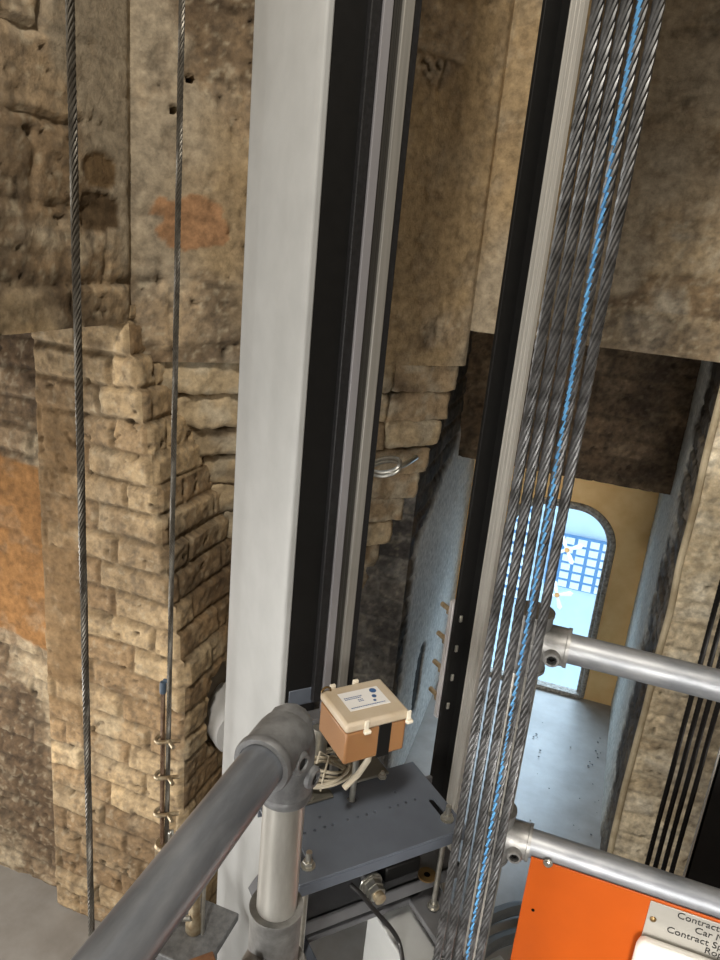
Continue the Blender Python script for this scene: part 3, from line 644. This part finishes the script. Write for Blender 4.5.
b = MB(); b.add([*V3, *[p_ + np.array([0, .008, 0]) for p_ in V3]], [[0, 1, 2, 3], [7, 6, 5, 4], [1, 0, 4, 5], [2, 1, 5, 6], [3, 2, 6, 7], [0, 3, 7, 4]]); b.build('gusset', 'plate_dark', t, smooth=False)
b = MB(); b.cyl((lx, ly - .05, fz - .075), (lx, -.35, fz - .075), PR, n=32); b.build('mid_rail', 'galv', t)

rx2, ry2 = -.047, 1.02
rz = at(564, 647, y=ry2)[2]; rz2 = at(532, 843, y=ry2)[2]
t = thing('guard_rail', 'galvanised two bar guard rail crossing in front of the window alcove', 'guard rail', (rx2, ry2, .2))
b = MB(); b.cyl((rx2, ry2, .2), (rx2, ry2, rz + .02), PR, n=32); b.build('post', 'galv_post', t)
b = MB(); b.cyl((rx2, ry2, rz), (1.3, ry2, rz), PR, n=40); b.build('top_rail', 'galv', t)
b = MB(); b.cyl((rx2, ry2, rz2), (1.3, ry2, rz2), PR, n=40); b.build('mid_rail', 'galv', t)
for z, xe in ((rz, at(569, 650, y=ry2)[0]), (rz2, at(531, 842, y=ry2)[0])):
    b = MB(); b.lathe([(.0285, 0), (.0285, xe - rx2 - .006), (.0298, xe - rx2 - .005), (.0298, xe - rx2)], (rx2, ry2, z), (1, 0, 0), 32)
    b.lathe([(.0298, -.048), (.0298, -.043), (.0285, -.042), (.0285, .042), (.0298, .043), (.0298, .048)], (rx2, ry2, z), UP, 32)
    te = b.build('tee_fitting', 'cast', t, ang=50)
    c = np.array([xe - .022, ry2 - .024, z - .006])
    b = MB(); b.lathe([(.0125, 0), (.0125, .011), (.0105, .014), (.0075, .014), (.0075, .006)], c, (.1, -1, -.05), 20, cap=False); b.build('set_screw_boss', 'cast', te)
    b = MB(); b.lathe([(.0074, 0), (.0074, .006), (.0072, .009), (.0045, .009), (.0045, .002)], c, (.1, -1, -.05), 12, cap=False); b.lathe([(.0044, 0), (.0044, .004)], c, (.1, -1, -.05), 6); b.build('set_screw', 'dark', te)

# orange panel with data plate and white cover
py = ry2 - .024
ot = at(532, 853, y=py); pz1 = rz2 - .003; px0 = ot[0]
t = thing('orange_panel', 'bright orange sheet metal panel fixed under the lower guard rail bar', 'panel', (px0, py, pz1 - .5))
b = MB(); b.fbox((px0, py - .003, pz1 - .5), (1, 0, 0), (0, 1, 0), UP, .80, .003, .5); b.build('sheet', 'orange', t, bevel=.0008)
c = at(548, 863, y=py - .003); b = MB(); b.lathe([(.0075, 0), (.0075, .001), (.0055, .0015), (.0055, .004), (.004, .0048)], c, (0, -1, 0), 18); b.lathe([(.0022, 0), (.0022, .0052)], c, (0, -1, 0), 6); b.build('screw', 'zinc', t)
c = at(533, 910, y=py - .003); b = MB(); b.lathe([(.0028, 0), (.0028, .0006)], c, (0, -1, 0), 14); b.build('fixing_hole', 'hole', t)
yp = py - .0035
c0 = at(652, 896, y=yp)
t = thing('rating_plate', 'brushed metal contract data plate on the orange panel', 'sign', (c0[0], yp, c0[2] - .2))
top_z = pz1 - .004
b = MB(); b.fbox((c0[0], yp - .002, top_z - .2), (1, 0, 0), (0, 1, 0), UP, .45, .002, .2); b.build('plate', 'alu', t, bevel=.0004)
c = at(653, 919, y=yp - .002); b = MB(); b.lathe([(.005, 0), (.0045, .0015), (.002, .003), (.0005, .0032)], c, (0, -1, 0), 14); b.build('rivet', 'brass', t)
def text(s, p, h, name='lettering'):
    cu = bpy.data.curves.new(name, 'FONT'); cu.body = s; cu.size = h; cu.extrude = .0002; tmp = bpy.data.objects.new('tmp', cu); COL.objects.link(tmp)
    bpy.context.view_layer.update(); me = bpy.data.meshes.new_from_object(tmp.evaluated_get(bpy.context.evaluated_depsgraph_get())); bpy.data.objects.remove(tmp)
    o = bpy.data.objects.new(name, me); COL.objects.link(o); me.materials.clear(); me.materials.append(M['ink']); o.rotation_euler = (math.pi / 2, 0, 0); return o
for s_, (u, v) in (('Contract L', (676.5, 917.5)), ('Car M', (694, 932.5)), ('Contract Spe', (666, 931.5)), ('Rop', (703.5, 952.5))):
    p = at(u, v, y=yp - .0026); o = text(s_, p, .0160); o.parent = t; o.location = Vector(p) - t.location
wc = at(638, 944, y=yp - .03)
t = MB(); t.fbox((wc[0], yp - .032, wc[2] - .26), (1, 0, 0), (0, 1, 0), UP, .36, .029, .26); wo2 = t.build('plastic_cover', 'white', loc=(wc[0] + .18, yp, wc[2] - .26), bevel=.012); tag(wo2, 'white plastic cover box on the orange panel, under the data plate', 'cover')

# ------------------------------------------------------------------ slate plate, threaded rods, cross beam
PZ = 1.2
FL = at(299, 886, z=PZ); FR = FL + E1 * np.dot(at(466, 825, z=PZ) - FL, E1); BR = FR - E2 * .185
PL = np.linalg.norm(FR - FL); 
bmx = bmesh.new()
def plate_top():
    # flat top with punched holes and slots: grid cut by circles is replaced by real recessed inserts
    b = MB(); b.fbox(FL - UP * .004, E1, -E2, UP, PL, .185, .004); b.fbox(FL - UP * .026, E1, -E2, UP, PL, .004, .022); b.fbox(BR - E1 * PL - UP * .026, E1, E2, UP, PL, .004, .022)
    return b
t = thing('mounting_plate', 'slate grey folded steel plate with a row of holes, on threaded rods by the ropes', 'bracket', tuple(FL - UP * .2))
b = plate_top(); po = b.build('plate', 'plate', t, bevel=.003)
# holes as through cuts
cut = MB()
dots = [(305, 833), (315, 830), (325, 827), (333, 824.5), (348, 819.5), (358, 817), (367, 814.5), (375, 812), (390, 807.5), (398, 805), (406, 802.5), (415, 799.5), (395, 792), (320, 817)]
for (u, v) in dots:
    c = at(u, v, z=PZ); cut.lathe([(.0032, -.01), (.0032, .01)], c, UP, 12)
hc = at(352, 798.5, z=PZ); cut.lathe([(.0095, -.01), (.0095, .01)], hc, UP, 20)
def slot(u, v, ln):
    c = at(u, v, z=PZ); pts = []
    for k in range(9): a = math.pi / 2 + math.pi * k / 8; pts.append(c - E2 * ln / 2 + (E1 * math.sin(a) * 0) + (-E2 * math.cos(a - math.pi / 2) * -1 * -.0 ) )
    poly = []
    for k in range(9): a = -math.pi / 2 + math.pi * k / 8; q_ = c + E2 * (ln / 2 + .006 * math.cos(a)) + E1 * .006 * math.sin(a); poly.append(q_[:2])
    for k in range(9): a = math.pi / 2 + math.pi * k / 8; q_ = c - E2 * (ln / 2 - .006 * math.cos(a)) + E1 * .006 * math.sin(a); poly.append(q_[:2])
    cut.prism(poly, PZ - .012, PZ + .01)
boltR = at(447, 819, z=PZ); boltL = at(308, 866, z=PZ)
slot(438, 808, .040); slot(300, 852, .045)
cm = bpy.data.meshes.new('cut'); cm.from_pydata(cut.v, [], cut.f); co = bpy.data.objects.new('cut', cm); COL.objects.link(co)
bo_ = po.modifiers.new('holes', 'BOOLEAN'); bo_.operation = 'DIFFERENCE'; bo_.object = co; bo_.solver = 'EXACT'
co.location = (0, 0, 0)
bpy.context.view_layer.update()
me = bpy.data.meshes.new_from_object(po.evaluated_get(bpy.context.evaluated_depsgraph_get())); po.modifiers.clear(); po.data = me; bpy.data.objects.remove(co)
me.polygons.foreach_set('use_smooth', [False] * len(me.polygons))
for c in (boltL, boltR):
    b = MB(); zz = np.linspace(-.205, .028, 120)
    b.lathe([(.0047 + .0005 * (k % 2), z_) for k, z_ in enumerate(zz)], c, UP, 14); ro = b.build('threaded_rod', 'zinc', t, ang=60)
    b = MB(); b.lathe([(.0120, 0), (.0120, .002)], c + UP * .0003, UP, 24); b.build('washer', 'zinc', ro)
    b = MB(); b.lathe([(.0088, 0), (.0092, .001), (.0092, .007), (.0085, .008)], c + UP * .0025, UP, 6); b.build('nut', 'zinc', ro)
    b = MB(); b.lathe([(.0115, 0), (.0115, .002), (.0085, .0025), (.0085, .009)], c - UP * .199, UP, 16); b.build('washer', 'zinc', ro)
# pad bracket and coil behind
pb = at(352, 796, z=PZ + .012)
t2 = thing('pad_bracket', 'dull zinc bracket plate bolted behind the cable coil on the slate plate', 'bracket', tuple(pb - UP * .012))
b = MB(); o = hc - E1 * .115 - E2 * .012 + UP * .0005
b.fbox(o, E1, -E2, UP, .085, .10, .006); b.build('plate', 'olive', t2, bevel=.004)
b = MB(); o = hc + E1 * .02 - E2 * .03 + UP * .0005; b.fbox(o, E1, -E2, UP, .075, .10, .006); b.build('plate', 'olive', t2, bevel=.006)
for (u, v) in ((382, 777), (309, 798)):
    c = at(u, v, z=PZ + .007); b = MB(); b.lathe([(.009, 0), (.009, .0015), (.0065, .0016), (.0065, .007), (.0035, .0071), (.0035, .013)], c, UP, 6); b.build('bolt', 'zinc', t2)
# cross beam below the plate
BZ = 1.06
bf = np.array([-.330, .880, BZ])
t3 = thing('cross_beam', 'dark grey steel cross beam with big nut and rubber block, under the slate plate', 'beam', tuple(bf - UP * .04))
b = MB(); b.fbox(bf - UP * .030, E1, -E2, UP, .34, .008, .030); b.fbox(bf - UP * .006, E1, -E2, UP, .34, .12, .006); b.build('channel', 'plate_dark', t3, bevel=.002)
b = MB(); b.fbox(bf - UP * .006 - E2 * .122, E1, -E2, UP, .34, .008, .11); b.build('back_plate', 'plate_dark', t3, bevel=.002)
nc = at(371, 884, y=1.0)
b = MB(); b.lathe([(.021, 0), (.021, .003), (.0165, .0035), (.0165, .014), (.018, .0145), (.018, .0155), (.0155, .016), (.0155, .026)], nc, E2, 6); bb = b.build('nut', 'zinc', t3)
b = MB(); b.lathe([(.022, 0), (.022, .003)], nc - E2 * .002, E2, 24); b.build('washer', 'zinc', bb)
b = MB(); b.lathe([(.0105, 0), (.0105, .036), (.008, .037)], nc, E2, 18); b.build('bolt_end', 'zinc_gold', bb)
b = MB(); b.cyl(nc - E2 * .10, nc - E2 * .001, .0105, n=16); b.build('shank', 'plate_dark', bb)
rc = at(386, 872, z=BZ + .028)
b = MB(); b.fbox(rc - UP * .028, E1, -E2, UP, .075, .035, .034); b.build('rubber_block', 'dark', t3, bevel=.004)
wc_ = at(427, 875, z=BZ + .002); b = MB(); b.lathe([(.006, 0), (.017, .0), (.017, .003), (.006, .003)], wc_ - UP * .0015, UP, 28, cap=False); b.build('brass_washer', 'brass', t3)
b = MB(); b.lathe([(.006, 0), (.006, .0022)], wc_ - UP * .0012, UP, 14); b.build('bolt_hole', 'hole', t3)
# lower bearer plates
LZ = .995
t4 = thing('bearer_plate', 'dark grey bearer plates holding the lower ends of the threaded rods', 'bracket', (boltL[0], boltL[1], LZ - .012))
b = MB(); b.fbox(np.append(boltL[:2], LZ - .012) - E1 * .03 + E2 * .05, E1, -E2, UP, .06, .13, .012); b.build('plate', 'plate', t4, bevel=.002)
b = MB(); b.fbox(np.append(boltR[:2], LZ - .012) - E1 * .03 + E2 * .11, E1, -E2, UP, .07, .20, .012); b.build('plate', 'plate_dark', t4, bevel=.002)
b = MB(); b.fbox(np.append(boltL[:2], LZ - .012) + E1 * .03 - E2 * .035, E1, -E2, UP, .235, .04, .012); b.build('plate', 'plate_dark', t4, bevel=.002)
# silver beams below
sb = at(402, 902, z=.95)
t = MB(); t.fbox(sb - UP * .15 - E1 * .062 - E2 * .02, E1, E2, UP, .085, .40, .15); so = t.build('steel_beam', 'silver', loc=tuple(sb - UP * .15), bevel=.003); tag(so, 'silver painted beam end under the cross beam, carrying a black cable', 'beam')
# black cables
def cable(name, px, z, rad, m, label, cat='cable'):
    P = [at(u, v, z=zz) for (u, v), zz in zip(px, z)]; P = np.array(P); tt = np.linspace(0, len(P) - 1, 60); 
    # Catmull-Rom
    Q = []
    for s_ in tt:
        i = min(int(s_), len(P) - 2); f = s_ - i; p0, p1, p2, p3 = P[max(i - 1, 0)], P[i], P[i + 1], P[min(i + 2, len(P) - 1)]
        Q.append(.5 * ((2 * p1) + (-p0 + p2) * f + (2 * p0 - 5 * p1 + 4 * p2 - p3) * f * f + (-p0 + 3 * p1 - 3 * p2 + p3) * f ** 3))
    b = MB(); b.tube(Q, rad, 10); o = b.build(name, m, loc=tuple(Q[-1])); return tag(o, label, cat)
cable('black_cable', [(350, 884), (362, 895), (376, 912), (392, 930), (400, 946), (404, 975)], [1.10, 1.085, 1.05, 1.0, .97, .95], .0042, 'cable', 'black cable curving from under the slate plate down over the silver beam')
cable('grey_hose', [(474, 930), (486, 920), (500, 913), (520, 908), (545, 912)], [.02, .03, .03, .03, .03], .022, 'hose', 'upper dark grey hose on the floor left of the orange panel', 'hose')
cable('grey_hose', [(478, 955), (492, 944), (506, 938), (524, 934), (550, 936)], [.02, .03, .03, .03, .03], .022, 'hose', 'lower dark grey hose on the floor left of the orange panel', 'hose')
kb = at(492, 958, z=.9)
t = MB(); t.fbox(kb - UP * .1 - E1 * .10, E1, E2, UP, .12, .2, .1); so = t.build('steel_beam', 'silver', loc=tuple(kb - UP * .1), bevel=.003); tag(so, 'silver beam corner at the bottom edge behind the rightmost hoist rope', 'beam')

# ------------------------------------------------------------------ oil dispenser
fy = .945; fx = -.311 * fy; BT = H - .7615 * fy + .001; BB = H - .843 * fy
bl_ = .113; bw = .098; fc = np.array([fx, fy, BB])
t = thing('oil_dispenser', 'amber plastic oil dispenser box with white label, above the slate plate', 'oil dispenser', (fx, fy, BB))
hgt = BT - BB
b = MB(); b.fbox(fc, E1, -E2, UP, bl_, bw, hgt - .018); b.build('tank', 'amber', t, bevel=.004)
b = MB(); b.fbox(fc - E1 * .002 + E2 * .002 + UP * (hgt - .0178), E1, -E2, UP, bl_ + .004, bw + .004, .0178); lid = b.build('lid', 'cream', t, bevel=.005)
b = MB(); lo = fc + UP * (hgt + .0002) + E1 * .020 - E2 * .028
LBL = (E1, -E2); lw, lh = .075, .050
b.fbox(lo, E1, -E2, UP, lw, lh, .0006); lbl = b.build('label', 'label', lid, smooth=False); lbl['label'] = 'white label with blue dots'
b = MB()
def lp(a, c): return lo + E1 * lw * a - E2 * lh * c + UP * .0007
b.lathe([(.0062, 0), (.0062, .0004)], lp(.83, .80), UP, 24); b.lathe([(.0042, 0), (.0042, .0004)], lp(.76, .50), UP, 20); b.lathe([(.0028, 0), (.0028, .0004)], lp(.70, .28), UP, 16)
for a0, a1, c in ((.06, .52, .66), (.06, .50, .58), (.06, .94, .10), (.34, .5, .46), (.34, .5, .38)): 
    n_ = int((a1 - a0) / .045)
    for k in range(n_): b.fbox(lp(a0 + k * .045, c), E1, -E2, UP, lw * .034, .0017, .0003)
b.build('print', 'ink_blue', lbl, smooth=False)
b = MB(); b.fbox(fc + E1 * .060 + E2 * .0008 - UP * .002, E1, -E2, UP, .024, .003, hgt * .83); b.build('strap', 'dark', t, bevel=.001)
for e_ in (.030, bl_ - .004):
    b = MB(); p0 = fc + E1 * e_ + UP * (hgt - .016) + E2 * .002
    b.fbox(p0, E1, E2, UP, .008, .003, .017); b.fbox(p0 + UP * -.006 - E1 * .001, E1, E2, UP, .012, .007, .006); b.build('clip', 'cream_clip', t, bevel=.0012)
for e_ in (.018, .062):
    b = MB(); p0 = fc + E1 * e_ + UP * (hgt - .010) - E2 * (bw + .001); b.fbox(p0, E1, -E2, UP, .010, .006, .014); b.build('clip', 'cream_clip', t, bevel=.0012)
c = fc + E1 * .006 - E2 * (bw - .006) + UP * (hgt + .001); b = MB(); b.tube([c + E1 * .008 * math.cos(a) + UP * (.008 * math.sin(a)) for a in np.linspace(0, math.pi, 14)], .002, 8); b.build('handle_loop', 'brass', t)
b = MB(); c = hc + UP * .002; b.cyl(c - UP * .03, np.append(c[:2], BB + .001), .0055, n=14); b.build('support_rod', 'zinc', t)
b = MB(); c = fc + E1 * .068 - E2 * .03; b.tube([c + UP * .002, c - UP * .03 - E1 * .003, c - UP * .055 - E1 * .02, c - UP * .075 - E1 * .045], .0055, 10); b.build('feed_tube', 'wire', t)

# coil of cable beside the post
cc = at(328, 770, z=PZ + .03)
b = MB(); pts = []
for k in range(220):
    a = k / 220 * 2 * math.pi * 6.3; rr = .036 + .010 * math.sin(a * .37) + .004 * math.sin(a * 1.7)
    pts.append(cc + E1 * rr * 1.15 * math.cos(a) - E2 * rr * .8 * math.sin(a) + UP * (.008 * math.sin(a * 1.31 + 1) + .0011 * a * .35 - .006))
b.tube(pts, .0030, 7); o = b.build('cable_coil', 'wire', loc=tuple(cc - UP * .02)); tag(o, 'loose coil of cream cable between the elbow post and the oil dispenser', 'cable')
b = MB(); pts = [cc + E1 * -.03 + UP * .03 + E2 * .01, cc + E1 * -.02 + UP * .045, cc + E1 * .0 + UP * .03, cc + E1 * -.024 + E2 * .030 + UP * .02, cc + E1 * -.03 + E2 * .034 - UP * .01]
b.tube(pts, .0018, 7); b.build('tie', 'wire', o)
# steel guide shoe behind the coil
gs = np.array([o_[0], o_[1], 0]) + np.array([*(e2 * .026), 0]) - E1 * .02 + E1 * .01
t = thing('guide_shoe', 'shiny steel guide shoe behind the cable coil at the foot of the ribbed rail', 'guide shoe', (gs[0], gs[1], PZ + .004))
b = MB(); b.lathe([(.018, 0), (.018, .01), (.014, .012), (.014, .075), (.016, .08), (.016, .09)], (gs[0], gs[1], PZ + .0045), UP, 20); b.build('housing', 'zinc', t)
b = MB(); b.fbox((gs[0] - .03, gs[1] - .02, PZ + .0945), E1, -E2, UP, .05, .03, .012); b.build('cap_block', 'plate_dark', t, bevel=.002)

# ------------------------------------------------------------------ white drum by the pier, ring on the corbel
dp = np.array([-.936, drum_p[1], drum_p[2]])
t = thing('round_housing', 'round grey white housing in the wall hole, mostly hidden behind the silver column', 'housing', (dp[0], dp[1] + .03, dp[2] - .06))
b = MB(); b.lathe([(.060, -.06), (.080, -.052), (.085, -.04), (.085, .085), (.080, .093), (.03, .095)], dp + np.array([.01, .030, -.02]), (.62, -.45, .0), 40); b.build('drum', 'drum', t, ang=45)
b = MB(); b.lathe([(.030, 0), (.030, .012)], dp + np.array([.02, .035, -.02]) + np.array([.81, -.59, 0]) * .085, (.81, -.59, 0), 24); b.build('boss', 'drum', t)
hk = at(392, 466, y=2.02)
t = MB()
for k in range(2): t.tube([hk + np.array([.045 * math.cos(a) - .02, .012 * math.sin(a) + .0, .020 * math.sin(a) - .012 * k + .012 * math.cos(a)]) for a in np.linspace(0, 2 * math.pi, 40)[:-1]], .0055, 8, closed=True)
t.tube([hk + np.array([.02, 0, .0]), hk + np.array([.034, .02, .006]), hk + np.array([.045, .10, .012])], .008, 8)
o = t.build('wall_ring', 'zinc', loc=tuple(hk)); tag(o, 'pale metal ring hanging from the stepped brick corbel', 'ring')

# ------------------------------------------------------------------ dark ropes and frame at the right
GY = 1.5
proto = None; gl = ['first shade-black rope from the left, over the pale brick', 'second shade-black rope from the left, over the pale brick', 'third shade-black rope from the left, over the pale brick', 'fourth shade-black rope, nearest the dark frame at the right edge']  # rope colour stands in for shade, not grease
for i, u in enumerate((645.5, 654.3, 663.0, 672.0)):
    s_ = slope(u, 870); x = s_ * GY
    if proto is None:
        proto = o = strand_mesh(.0112, .06, 2.45, 6, n=5, per=8).build('shaded_rope', 'rope_dark'); co = MB(); co.cyl((0, 0, 0), (0, 0, 2.45), .0036, n=8); co.build('core', 'rope_dark', o)
    else:
        o = proto.copy(); COL.objects.link(o); c2 = proto.children[0].copy(); COL.objects.link(c2); c2.parent = o
    o.location = (x, GY, .004); tag(o, gl[i], 'rope', 'shaded ropes')
s0 = slope(687, 870); fx0 = s0 * 1.46
t = thing('weight_frame', 'dark steel counterweight frame at the right edge beside the shaded ropes', 'frame', (fx0, 1.46, .004))
b = MB(); b.fbox((fx0, 1.46, .004), (1, 0, 0), (0, 1, 0), UP, .33, .007, 1.65); b.fbox((fx0, 1.46, .004), (1, 0, 0), (0, 1, 0), UP, .007, .02, 1.65); b.build('side_channel', 'black', t, bevel=.002)
b = MB(); b.fbox((fx0 + .02, 1.47, .25), (1, 0, 0), (0, 1, 0), UP, .30, .03, 1.3); b.build('weight_block', 'black', t)
b = MB(); b.fbox((fx0 - .0035, 1.4595, .004), (1, 0, 0), (0, 1, 0), UP, .0033, .006, 1.65); b.build('edge_strip', 'alu', t)

# unseen block added above the view to shade the upper front wall
b = MB(); b.box((-.09, 1.14, 3.5), (.26, .10, 1.5)); S(b.build('shade_block', 'plate_dark', bevel=.004))
# plaster crumbs on the alcove floor
P_ = MB()
for k in range(40):
    x = random.uniform(-.05, .27); y = random.uniform(2.0, 3.3); x = x if random.random() < .5 else .27 - abs(random.gauss(0, .03)); s_ = random.uniform(.002, .006)
    P_.lathe([(s_ * .6, 0), (s_, s_ * .4), (s_ * .4, s_ * .8)], (x, y, .001), (random.uniform(-.2, .2), random.uniform(-.2, .2), 1), 6)
tag(P_.build('plaster_crumbs', 'plate_dark'), 'dark crumbs of debris scattered on the alcove floor', 'debris', kind='stuff')

# ------------------------------------------------------------------ light
def area(name, loc, tgt, sx, sy, power, col, spread=180):
    l = bpy.data.lights.new(name, 'AREA'); l.shape = 'RECTANGLE'; l.size = sx; l.size_y = sy; l.energy = power; l.color = col; l.spread = math.radians(spread)
    o = bpy.data.objects.new(name, l); COL.objects.link(o); o.location = loc; o.rotation_mode = 'QUATERNION'; o.rotation_quaternion = (Vector(tgt) - Vector(loc)).to_track_quat('-Z', 'Y'); return o
area('shaft_lamp', (-.16, -.5, 4.1), (-.3, 2.0, 1.4), .16, .5, 98, (1, .92, .80))
area('side_alcove_daylight', (-2.2, .55, .72), (-.3, .9, .8), .8, .9, 32, (1, .96, .90))
area('alcove_fill', (.5, -1.55, 1.6), (-.02, 3.6, .62), .7, 1.0, 9.5, (1, .95, .88), 42)  # added fill behind the camera, aimed to brighten the window alcove
area('rear_left_daylight', (-1.35, -1.4, .9), (-.5, 1.8, 1.1), .6, 1.0, 42, (1, .97, .92))
area('outdoor_daylight', (-.1, 4.7, 1.75), (-.1, 3.0, .1), 1.4, 1.0, 150, (.94, .975, 1))
W = bpy.data.worlds.new('sky'); SC.world = W; W.use_nodes = True; W.node_tree.nodes['Background'].inputs[0].default_value = (.80, .91, 1, 1); W.node_tree.nodes['Background'].inputs[1].default_value = 2.7
vs = SC.view_settings; vs.view_transform = 'Standard'; vs.look = 'None'; vs.gamma = 1; vs.exposure = -.36; vs.use_curve_mapping = False
SC.cycles.use_denoising = True; SC.cycles.max_bounces = 7
